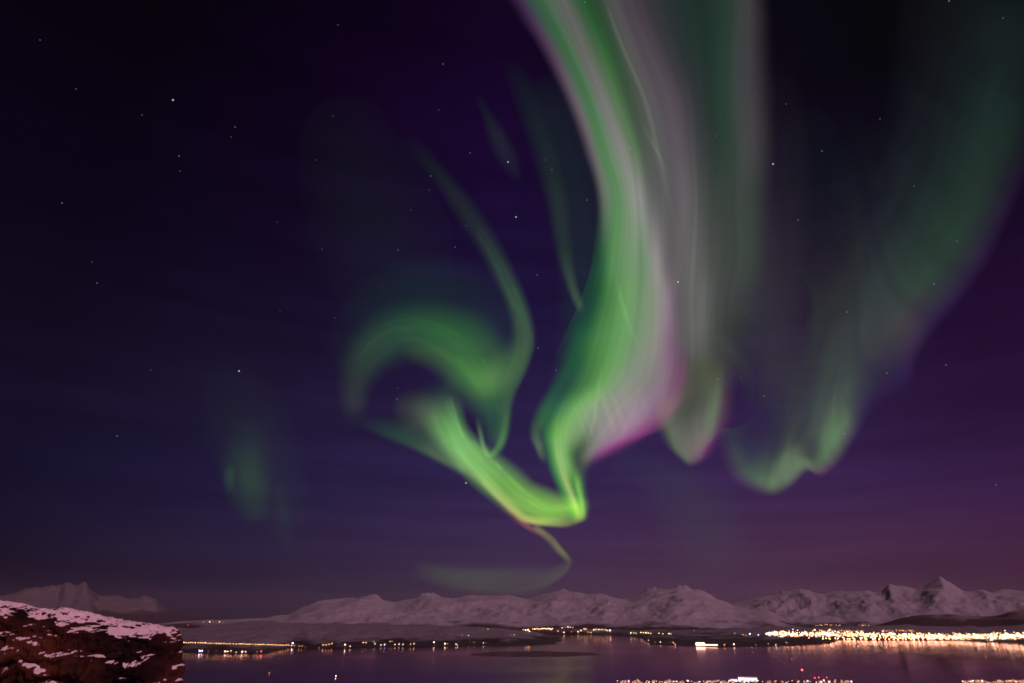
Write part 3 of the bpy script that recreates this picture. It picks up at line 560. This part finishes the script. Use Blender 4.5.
# profile (outward offset, height below crest)
prof = [(-7, -1.6), (-4, -.6), (-1.5, -.1), (-.4, 0.0), (0.35, -.10), (.95, -.40), (1.2, -.72), (1.28, -1.3), (1.4, -2.2), (1.6, -3.2), (2.0, -4.4), (3.2, -7), (6, -14), (12, -26)]
pr = catmull(prof, NT)
V = np.zeros((NS, NT, 3))
for i in range(NS):
    for j in range(NT):
        u, z = pr[j]
        fe = 1 - .86*min(1, max(0, (i-376)/30))
        u *= fe
        ox, oy = (out[i, 0]*u, out[i, 1]*u) if u > 0 else (.80*u, -.60*u)      # inland: away and to the left
        p = Vector((cr[i, 0] + ox, cr[i, 1] + oy, cr[i, 2] + z))
        down = min(1, max(0, (-z-.15)/1.0)) if j > NT*.2 else 0
        q = Vector((p.x*.55, p.y*.55, p.z*.9))
        c = noise.voronoi(q*1.3 + Vector((3, 1, 2)))[0]; blk = (c[1]-c[0])
        n_big = noise.fractal(q*.9, .8, 2.1, 4); n_f = noise.fractal(q*4.5, .7, 2.1, 4)
        strata = math.sin((p.z + .35*p.x*.4 + .5*n_big)*4.2)
        off = (.25+.75*fe)*down*(.55*n_big + .35*(blk-.3) + .17*strata) + (.12*n_f)*(.25+down)
        up = .06*n_f + .05*n_big if u < .6 else 0
        V[i, j] = (p.x + out[i, 0]*off, p.y + out[i, 1]*off, p.z + up + down*.25*noise.noise(q*2.2))
cliff = mesh_ob('cliff', V.reshape(-1, 3), grid_faces(NS, NT)[:, ::-1], cm, smooth=True)
tag(cliff, 'dark reddish rock outcrop topped with pink lit snow at lower left', kind='structure')

# ------------------------------------------------------------------ lamps, houses, boats
warm = emitter('sodium_lamp_light', (1.0, .42, .13), 14); white = emitter('warm_white_lamp_light', (1.0, .70, .45), 14)
cold = emitter('cold_lamp_light', (.62, .72, 1.0), 22); red = emitter('red_lamp_light', (1.0, .06, .08), 9); dim = emitter('weak_lamp_light', (1.0, .42, .22), 3)
pole_m = material('grey_pole', (.2, .2, .2), .6); wall_w = material('painted_wall', (.4, .35, .32), .8); wall_r = material('red_painted_wall', (.25, .05, .04), .8)
roof_m = material('snowy_roof', (.7, .7, .72), .8); hull_m = material('dark_hull', (.05, .05, .06), .5)
win_w = emitter('warm_window_light', (1.0, .62, .34), 7); win_c = emitter('white_window_light', (1.0, .86, .8), 7)
class MB:
    def __init__(s): s.v = []; s.f = []; s.m = []
    def add(s, v, f, mi):
        o = len(s.v); s.v += [tuple(x) for x in v]; s.f += [[k+o for k in q] for q in f]; s.m += [mi]*len(f)
    def box(s, x0, x1, y0, y1, z0, z1, mi):
        s.add([(x0,y0,z0),(x1,y0,z0),(x1,y1,z0),(x0,y1,z0),(x0,y0,z1),(x1,y0,z1),(x1,y1,z1),(x0,y1,z1)],
              [(0,3,2,1),(4,5,6,7),(0,1,5,4),(1,2,6,5),(2,3,7,6),(3,0,4,7)], mi)
    def mesh(s, name, mats):
        me = bpy.data.meshes.new(name); me.from_pydata(s.v, [], s.f)
        for m in mats: me.materials.append(m)
        me.polygons.foreach_set('material_index', np.array(s.m, np.int32)); me.update(); return me
def lamp_mesh(light, r, h):
    b = MB(); n = 6
    ring = lambda rr, z: [(rr*math.cos(2*math.pi*k/n), rr*math.sin(2*math.pi*k/n), z) for k in range(n)]
    b.add(ring(.35, -6) + ring(.18, h-r*.5), [(k, (k+1) % n, n+(k+1) % n, n+k) for k in range(n)], 0)
    v, f = ico(r, 1); b.add([(x, y, z*.8 + h) for x, y, z in v], f, 1)
    return b.mesh('street_lamp', [pole_m, light])
lamps = {(k, s): lamp_mesh(m, rr, hh) for k, m in (('warm', warm), ('white', white), ('cold', cold), ('red', red), ('dim', dim)) for s, rr, hh in (('s', 2.3, 10), ('m', 3.3, 11), ('l', 5.5, 14))}
def house_mesh(win, wall, w=13, d=9, h=6.5, rows=2):
    b = MB(); b.box(-w/2, w/2, 0, d, -5, h, 0)
    e = .6
    b.add([(-w/2-e, -e, h-.2), (w/2+e, -e, h-.2), (w/2+e, d/2, h+3.2), (-w/2-e, d/2, h+3.2), (-w/2-e, d+e, h-.2), (w/2+e, d+e, h-.2)],
          [(0,1,2,3), (3,2,5,4), (0,3,4), (1,5,2), (0,4,5,1)], 1)
    for r in range(rows):
        for c in range(4):
            x0 = -w/2 + w*(c+.18)/4; z0 = .9 + r*(h-.6)/rows
            b.box(x0, x0 + w*.64/4, -.15, -.01, z0, z0 + (h-.6)/rows*.62, 2)
    return b.mesh('house', [wall, roof_m, win])
win_n = emitter('near_window_light', (1.0, .48, .24), 2.2)
near_houses = [house_mesh(win_n, wall_w, 12, 9, 5.5, 1), house_mesh(win_n, wall_r, 14, 9, 6), house_mesh(emitter('pale_window_light', (1.0, .8, .7), 4), wall_w, 11, 8, 5.5, 1)]
houses = [house_mesh(win_w, wall_w), house_mesh(win_c, wall_w, 16, 10, 8), house_mesh(win_w, wall_r, 11, 8, 6), house_mesh(win_c, wall_r, 22, 12, 9, 3)]
TERR = [o for o in COL.objects if o.type == 'MESH' and o.get('kind') == 'structure']
from mathutils.bvhtree import BVHTree
bvh = []
for o in TERR:
    me = o.data
    if o.name.startswith(('cliff', 'water', 'haze')): continue
    bvh.append(BVHTree.FromPolygons([v.co.copy() for v in me.vertices], [list(p.vertices) for p in me.polygons]))
def ground_at(x, y):
    best = -drop(math.hypot(x, y))
    for b in bvh:
        h = b.ray_cast(Vector((x, y, 3000)), Vector((0, 0, -1)))
        if h[0] is not None: best = max(best, h[0].z)
    return best
def hit(px, py):
    """point of the land or the sea that is seen at this picture position"""
    d = Vector(pdir(px, py).tolist()); best = None
    for b in bvh:
        h = b.ray_cast(CAM + d*60, d)
        if h[0] is not None and (best is None or h[3] < best[1]): best = (h[0], h[3])
    a, r = sea_point(px, max(py, 618.5))
    w = Vector(at(a, r, 0))
    if best is None or (d.z < 0 and (w-CAM).length < best[1]): return w
    return best[0]
def put(me, name, px, py, label, cat, group, lift=0., face=True, scale=1.):
    p = hit(px, py); x, y = p.x, p.y
    o = bpy.data.objects.new(name, me); COL.objects.link(o)
    o.location = (x, y, ground_at(x, y) + lift)
    if face: o.rotation_euler.z = -math.atan2(x, y) + random.uniform(-.35, .35)
    o.scale = (scale,)*3
    tag(o, label, cat, group); return o
def lamp(kind, size, px, py, label, group, cat='street lamp', name='street_lamp', sc=1.):
    if py < 634.5 and px < 760: sc *= 1.75
    # the head, not the foot, is what shows at px, py: the foot stands a little lower
    return put(lamps[kind, size], name, px, py + .9, label, cat, group, scale=sc)
R = random.uniform
# row along the left shore road
g = 'lamps in the row along the left shore road'
x = 166.0
while x < 294:
    lamp('warm' if random.random() < .75 else 'white', random.choice('mmsm'), x, 642.2 + (x-166)/128*3.2 + R(-.3, .3), 'orange street lamp in the dense row along the left shore road', g); x += R(1.9, 3.1)
lamp('cold', 'l', 199.5, 651.3, 'big blue white floodlight on the left shore, below the orange lamp row', 'floodlights along the far shores', 'floodlight', 'floodlight')
lamp('cold', 'm', 202, 651.0, 'smaller blue white floodlight just right of the big one on the left shore', 'floodlights along the far shores', 'floodlight', 'floodlight')
lamp('cold', 'l', 292.5, 643.4, 'blue white floodlight ending the orange lamp row on the left shore', 'floodlights along the far shores', 'floodlight', 'floodlight')
for x, y, k, s in [(208,651,'dim','s'),(216,651,'dim','s'),(225,652,'white','l'),(227.5,651.6,'white','m'),(231,651,'warm','m'),(236,652.4,'white','s'),(242,652.2,'white','l'),(245.5,652,'white','m'),(257,652,'dim','m')]:
    lamp(k, s, x, y, 'scattered harbour lamp on the left shore below the orange lamp row', 'harbour lamps on the left shore')
lamp('red', 'l', 261, 652, 'reddish lamp at the right end of the harbour lamps on the left shore', 'harbour lamps on the left shore')
for x, y, k, s in [(188,625,'red','s'),(203,622.3,'dim','m'),(209.5,621.8,'white','m'),(213,622,'dim','s'),(219.5,621.8,'warm','m'),(223,622.6,'dim','s'),(258.5,618.8,'dim','s'),(609,603.2,'dim','m')]:
    lamp(k, s, x, y, 'lone small lamp on the far slopes above the shore', 'lone lamps on the slopes')
g = 'lamps along the far shore of the left land'
for x, y, k, s in [(299,646,'warm','s'),(302,646,'warm','s'),(305,647,'dim','s'),(319,648,'dim','m'),(323,645,'white','m'),(326,645,'warm','m'),(329,644.4,'warm','m'),(332,643.6,'warm','m'),(345,645,'white','l'),(350,646.4,'white','m'),
   (363,642.6,'white','m'),(366,642.6,'warm','m'),(374,642,'white','s'),(375,644,'cold','s'),(381,645,'white','m'),(384.5,644.8,'cold','m'),(390,641.4,'warm','m'),(392,641,'warm','s'),(395,644.6,'white','m'),(399,644.2,'white','m'),
   (403,644.4,'white','m'),(410.5,644.2,'warm','m'),(414,643.8,'white','m'),(434,642.6,'white','l'),(445,644,'white','l'),(447.6,643.6,'warm','s'),(456,644.2,'white','m'),(457.5,645.4,'white','s'),(474,642.4,'dim','m'),(483.5,643,'white','m'),(486,642.6,'dim','s'),
   (462,635,'dim','m'),(468.5,635.2,'white','s'),(488,629.6,'dim','m'),(508,639,'dim','s'),(511,635,'dim','m'),(514,634.8,'warm','s')]:
    lamp(k, s, x, y, 'lamp on the dark low shore between the left land and the middle', g)
# village in the middle
g = 'lamps of the village on the far middle shore'
for k in range(14): lamp('white' if random.random() < .5 else 'warm', 'm', 533 + k*1.5, 629 + R(-.4, .4), 'lamp of the village row on the far middle shore', g)
for x, y, k, s in [(523,630,'warm','s'),(525.5,630.4,'white','m'),(528,630.6,'warm','l'),(529.5,631.8,'white','m'),(562,628,'white','s'),(565,627.3,'warm','s'),(568,627.1,'white','m'),(570,627.2,'white','s'),(573,627.4,'warm','s'),(564,632.6,'white','m'),(558,631.2,'white','s'),(571.5,632,'dim','m'),
   (578,632,'white','m'),(581,630.6,'white','m'),(584,629,'warm','m'),(586,629.2,'white','m'),(588,632.2,'white','s'),(591,632.8,'warm','m'),(594,630,'white','m'),(596,629.4,'warm','m'),(599,629.6,'white','m'),(602,629.8,'white','m'),(605,629.6,'warm','m'),(607,630.6,'white','m'),(610,631,'white','l'),
   (539,634.8,'dim','s'),(631,633.2,'white','m'),(634,633,'warm','s'),(636,633.6,'white','s'),(641,632.8,'white','m'),(643.5,633,'warm','m'),(646,633.2,'white','m'),(648.6,633.4,'warm','m'),(651,633.8,'white','s'),(659,633.6,'white','s'),(663,634,'white','s'),(669,634.2,'white','m'),(671,634.2,'warm','s'),
   (735,633.6,'dim','m'),(743,634.6,'warm','m'),(746,635,'white','s'),(694,631,'dim','s')]:
    lamp(k, s, x, y, 'lamp among the cluster of lights on the far middle shore', g)
for x, y in [(750,634.2),(758.5,634.8)]:
    lamp('cold', 'm', x, y, ('left' if x < 755 else 'right') + ' of two bluish floodlights just left of the bright right hand town', 'floodlights along the far shores', 'floodlight', 'floodlight')
g = 'lamps on the low spit in the middle of the fjord'
for x, y, k, s in [(648.5,640.2,'white','m'),(655,642.2,'dim','m'),(660.5,642,'white','m'),(670,642,'dim','s'),(673.5,642.6,'warm','m'),(675.5,644.6,'warm','m'),(724.5,644.8,'warm','m'),(734,644.6,'white','l'),(756,645,'dim','m'),(768.5,643.6,'white','s'),(776,644.8,'white','m'),(786.5,642.6,'white','s'),(788,643,'dim','s'),(854,646.2,'white','s'),(858,646.4,'white','s')]:
    lamp(k, s, x, y, 'scattered lamp on the low spit between the village and the right hand town', g)
# bright hall on the spit
def hall(name, px, py, wpx, hm, mats, label, cat, lit=True, storeys=3, dep=26, lift=0):
    p = hit(px, py); x, y = p.x, p.y; r = math.hypot(x, y); w = wpx*r/F*.93
    root = bpy.data.objects.new(name, None); COL.objects.link(root); root.location = (x, y, max(ground_at(x, y), -drop(r)) + lift)
    root.rotation_euler.z = -math.atan2(x, y)
    tag(root, label, cat)
    b = MB(); b.box(-w/2, w/2, 0, dep, -6, hm, 0); o = bpy.data.objects.new('wall', b.mesh('wall', [mats[0]])); COL.objects.link(o); o.parent = root
    b = MB(); b.add([(-w/2-1,-1,hm+.1),(w/2+1,-1,hm+.1),(w/2+1,dep/2,hm+4),(-w/2-1,dep/2,hm+4),(-w/2-1,dep+1,hm+.1),(w/2+1,dep+1,hm+.1)],[(0,1,2,3),(3,2,5,4),(0,3,4),(1,5,2),(0,4,5,1)],0)
    o = bpy.data.objects.new('roof', b.mesh('roof', [roof_m])); COL.objects.link(o); o.parent = root
    n = max(3, int(w/9)); 
    for s in range(storeys):
        for c in range(n):
            if c % 3 == 2 and s == 1: continue
        b = MB(); 
        for c in range(n):
            x0 = -w/2 + w*(c+.1)/n; b.box(x0, x0+w*.8/n, -.3, -.02, 1 + s*(hm-1)/storeys, 1 + (s+.75)*(hm-1)/storeys, 0)
        o = bpy.data.objects.new('window_row', b.mesh('window_row', [mats[1]])); COL.objects.link(o); o.parent = root
    return root
hall_w = emitter('hall_window_light', (1.0, .66, .40), 8); hall_c = emitter('stadium_window_light', (.95, .85, 1.0), 3)
hall('hall', 700.5, 645.6, 8, 34, (wall_w, hall_w), 'tall brightly lit waterfront building mirrored in the fjord on the middle spit', 'building')
hall('warehouse', 711, 645.6, 12, 15, (wall_w, win_w), 'long low lit shed right beside the tall bright waterfront building', 'building', storeys=1)
# the big town on the right
def town_y(x):
    return np.interp(x, [765, 775, 790, 840, 880, 940, 975, 1024, 1100], [634.5, 634, 634.3, 634.5, 635.8, 637, 637, 636.5, 636.5])
n = 0
for k in range(44):
    x = 765 + 262*((k + R(0, 1))/44); sp = np.interp(x, [765, 800, 900, 950, 1030], [1.2, 2.2, 2.2, 1.4, 3.0])
    y = town_y(x) + random.gauss(0, sp*.6)
    lamp(random.choices(['warm', 'white', 'cold'], [.5, .45, .05])[0], random.choice('mml'), x, min(y, 640.5), 'street lamp in the dense bright lights of the right hand town', 'street lamps of the right hand town')
for k in range(150):
    x = R(768, 1030); y = town_y(x) + random.gauss(0, 1.7)
    put(random.choice(houses), 'house', x, min(y, 640.5), 'lit house in the dense bright right hand town', 'house', 'houses of the right hand town', scale=1.15)
def cluster(pts, name, label, mats=(warm, white)):
    b = MB(); v0, f0 = ico(1, 1)
    for x, y, r_, mi in pts:
        p = hit(x, y); z = ground_at(p.x, p.y)
        b.add([(p.x + vx*r_, p.y + vy*r_, z + 9 + vz*r_*.8) for vx, vy, vz in v0], f0, mi)
        b.box(p.x-.2, p.x+.2, p.y-.2, p.y+.2, z-3, z+8.5, 2)
    o = bpy.data.objects.new(name, b.mesh(name, list(mats) + [pole_m])); COL.objects.link(o)
    tag(o, label, kind='stuff'); return o
pts = []
for k in range(1050):
    x = R(766, 1035); y = town_y(x) + random.gauss(0, np.interp(x, [765, 790, 950, 1030], [.8, 1.6, 1.3, 1.9])) ; pts.append((x, min(y, 640.8), R(3.0, 5.4), random.random() < .5))
for k in range(60): pts.append((R(820, 915), R(630.5, 632.5), R(1.6, 3), 0))
cluster(pts, 'town_lights', 'mass of small lights filling the right hand town')
quay = lamp_mesh(emitter('strong_sodium_light', (1.0, .42, .15), 80), 3.6, 13)
for k in range(34):
    x = 822 + k*4.2 + R(-1.5, 1.5); put(quay, 'floodlight', x, 640.0 - .6*(x < 840) + R(-.3, .2), 'orange quay floodlight in the row at the waterfront of the right hand town', 'floodlight', 'quay floodlights of the right hand town')
g = 'lamps on the hill above the right hand town'
for k in range(26):
    x = R(813, 841); lamp('warm', 's', x, 625.3 - .8*math.exp(-((x-825)/5)**2) - (x-813)*.02 + R(-.3, .3), 'orange lamp in the row on the hill above the right hand town', g)
for k in range(9): lamp('warm', 's', R(859, 869), 624.8 + R(-.4, .3), 'orange lamp of the short row right of the hill row, above the town', g)
lamp('cold', 'l', 991.5, 639.5, 'large blue white floodlight at the waterfront of the right hand town', 'floodlights along the far shores', 'floodlight', 'floodlight')
# town at the foot of the mountain, bottom edge
g = 'houses of the near town at the bottom edge'
for k in range(95):
    x = R(618, 728) if k % 2 else R(712, 852); put(random.choice(near_houses), 'house', x, R(681.2, 684), 'lit house of the near town along the bottom edge of the view', 'house', g)
for k in range(40): put(random.choice(near_houses), 'house', R(962, 1026), R(681.2, 684), 'lit house of the near town in the bottom right corner', 'house', 'houses in the bottom right corner')
g = 'street lamps of the near town at the bottom edge'
for k in range(40):
    x = 616 + k*5.9 + R(-1.5, 1.5); kk = random.choices(['warm', 'white', 'red', 'cold'], [.5, .4, .05, .05])[0]
    lamp(kk, 's', x, R(680.6, 682.6), 'street lamp of the near town along the bottom edge of the view', g, sc=.62)
for k in range(14): lamp(random.choice(['warm', 'white']), 's', R(962, 1026), R(680.6, 682.6), 'street lamp of the near town in the bottom right corner', 'street lamps in the bottom right corner', sc=.62)
hall('hall', 748, 681.3, 16, 20, (wall_w, hall_c), 'large white lit building of the near town at the bottom edge', 'building', storeys=3, dep=40)
hall('hall', 734, 681.6, 6, 12, (wall_w, hall_c), 'smaller bluish lit building left of the large white one at the bottom edge', 'building', storeys=2, dep=20)
# masts with red lights
steel = material('mast_steel', (.25, .1, .09), .5)
def mast(px, base_y, top_y, label, lr=2.6, light=red):
    p = hit(px, base_y); r = math.hypot(p.x, p.y); gz = ground_at(p.x, p.y); d = pdir(px, top_y); h = 420 + r*d[2]/math.hypot(d[0], d[1]) - gz
    root = bpy.data.objects.new('radio_mast', None); COL.objects.link(root); root.location = (p.x, p.y, gz); tag(root, label, 'mast', 'masts with red lamps over the near town')
    b = MB(); w = 1.4
    cor = [(w, w), (-w, w), (-w, -w), (w, -w)]
    for cx, cy in cor:
        b.add([(cx*s+dx, cy*s+dy, z) for s, z in ((1.6, -3), (.35, h)) for dx, dy in ((.15, 0), (0, .15), (-.15, -.15))], [(0,1,4,3),(1,2,5,4),(2,0,3,5)], 0)
    nb = int(h/5)
    for k in range(nb):
        s = 1.6 - 1.25*k/nb; z = h*k/nb
        for i in range(4):
            (x0, y0), (x1, y1) = cor[i], cor[(i+1) % 4]
            b.add([(x0*s, y0*s, z), (x1*s, y1*s, z + h/nb), (x1*s, y1*s, z + h/nb + .25), (x0*s, y0*s, z+.25)], [(0,1,2,3)], 0)
    o = bpy.data.objects.new('lattice', b.mesh('lattice', [steel])); COL.objects.link(o); o.parent = root
    v, f = ico(lr, 1); b = MB(); b.add([(x, y, z + h + lr*.7) for x, y, z in v], f, 0)
    o = bpy.data.objects.new('beacon', b.mesh('beacon', [light])); COL.objects.link(o); o.parent = root
mast(804, 681.5, 670.6, 'tall mast with the brightest red lamp above the near town', 5.0)
mast(795.5, 681.5, 659.6, 'tallest thin mast with a small pale lamp, left of the bright red one', 1.9, dim)
mast(815.5, 682, 678.2, 'short mast with a small red lamp, left of a pair by the bottom edge', 3)
mast(819.5, 682, 677.8, 'short mast with a red lamp, right of a pair by the bottom edge', 3)
mast(827.5, 682, 677.9, 'short mast with a faint red lamp, alone right of the pair', 2.4)
# boats on the fjord
def boat(px, py, label, light, rr=1.6):
    a, r = sea_point(px, py); x, y, z = at(a, r, 0)
    root = bpy.data.objects.new('boat', None); COL.objects.link(root); root.location = (x, y, z); root.rotation_euler.z = R(.2, 1.2); tag(root, label, 'boat', 'boats out on the fjord')
    V = []; n = 9
    for k in range(n):
        q = k/(n-1); xx = -9 + 18*q; w = 2.6*(1-q**3)+.05; s = .5*q*q
        V += [(xx, -w, 2+s), (xx, -w*.7, 0), (xx, 0, -.8), (xx, w*.7, 0), (xx, w, 2+s)]
    Fc = [(k*5+i, (k+1)*5+i, (k+1)*5+i+1, k*5+i+1) for k in range(n-1) for i in range(4)] + [(k*5+4, (k+1)*5+4, (k+1)*5, k*5) for k in range(n-1)] + [(0,1,2,3,4)]
    b = MB(); b.add(V, Fc, 0); o = bpy.data.objects.new('hull', b.mesh('hull', [hull_m])); COL.objects.link(o); o.parent = root
    b = MB(); b.box(-5, 1, -1.7, 1.7, 1.9, 4.6, 0); o = bpy.data.objects.new('cabin', b.mesh('cabin', [wall_w])); COL.objects.link(o); o.parent = root
    b = MB(); b.box(-2.1, -1.9, -.1, .1, 4.5, 8, 0); o = bpy.data.objects.new('pole', b.mesh('pole', [pole_m])); COL.objects.link(o); o.parent = root
    v, f = ico(rr, 1); b = MB(); b.add([(x_-2, y_, z_+8) for x_, y_, z_ in v], f, 0); o = bpy.data.objects.new('lamp_head', b.mesh('lamp_head', [light])); COL.objects.link(o); o.parent = root
boat(336, 677.2, 'small boat with a bright white masthead light, low on the fjord at left', white, 2.1)
boat(269.5, 674, 'small boat with a dimmer light, left of the brighter boat', dim, 2.4)
boat(986, 657, 'small boat with a faint reddish light on the water at right', dim, 2.6)
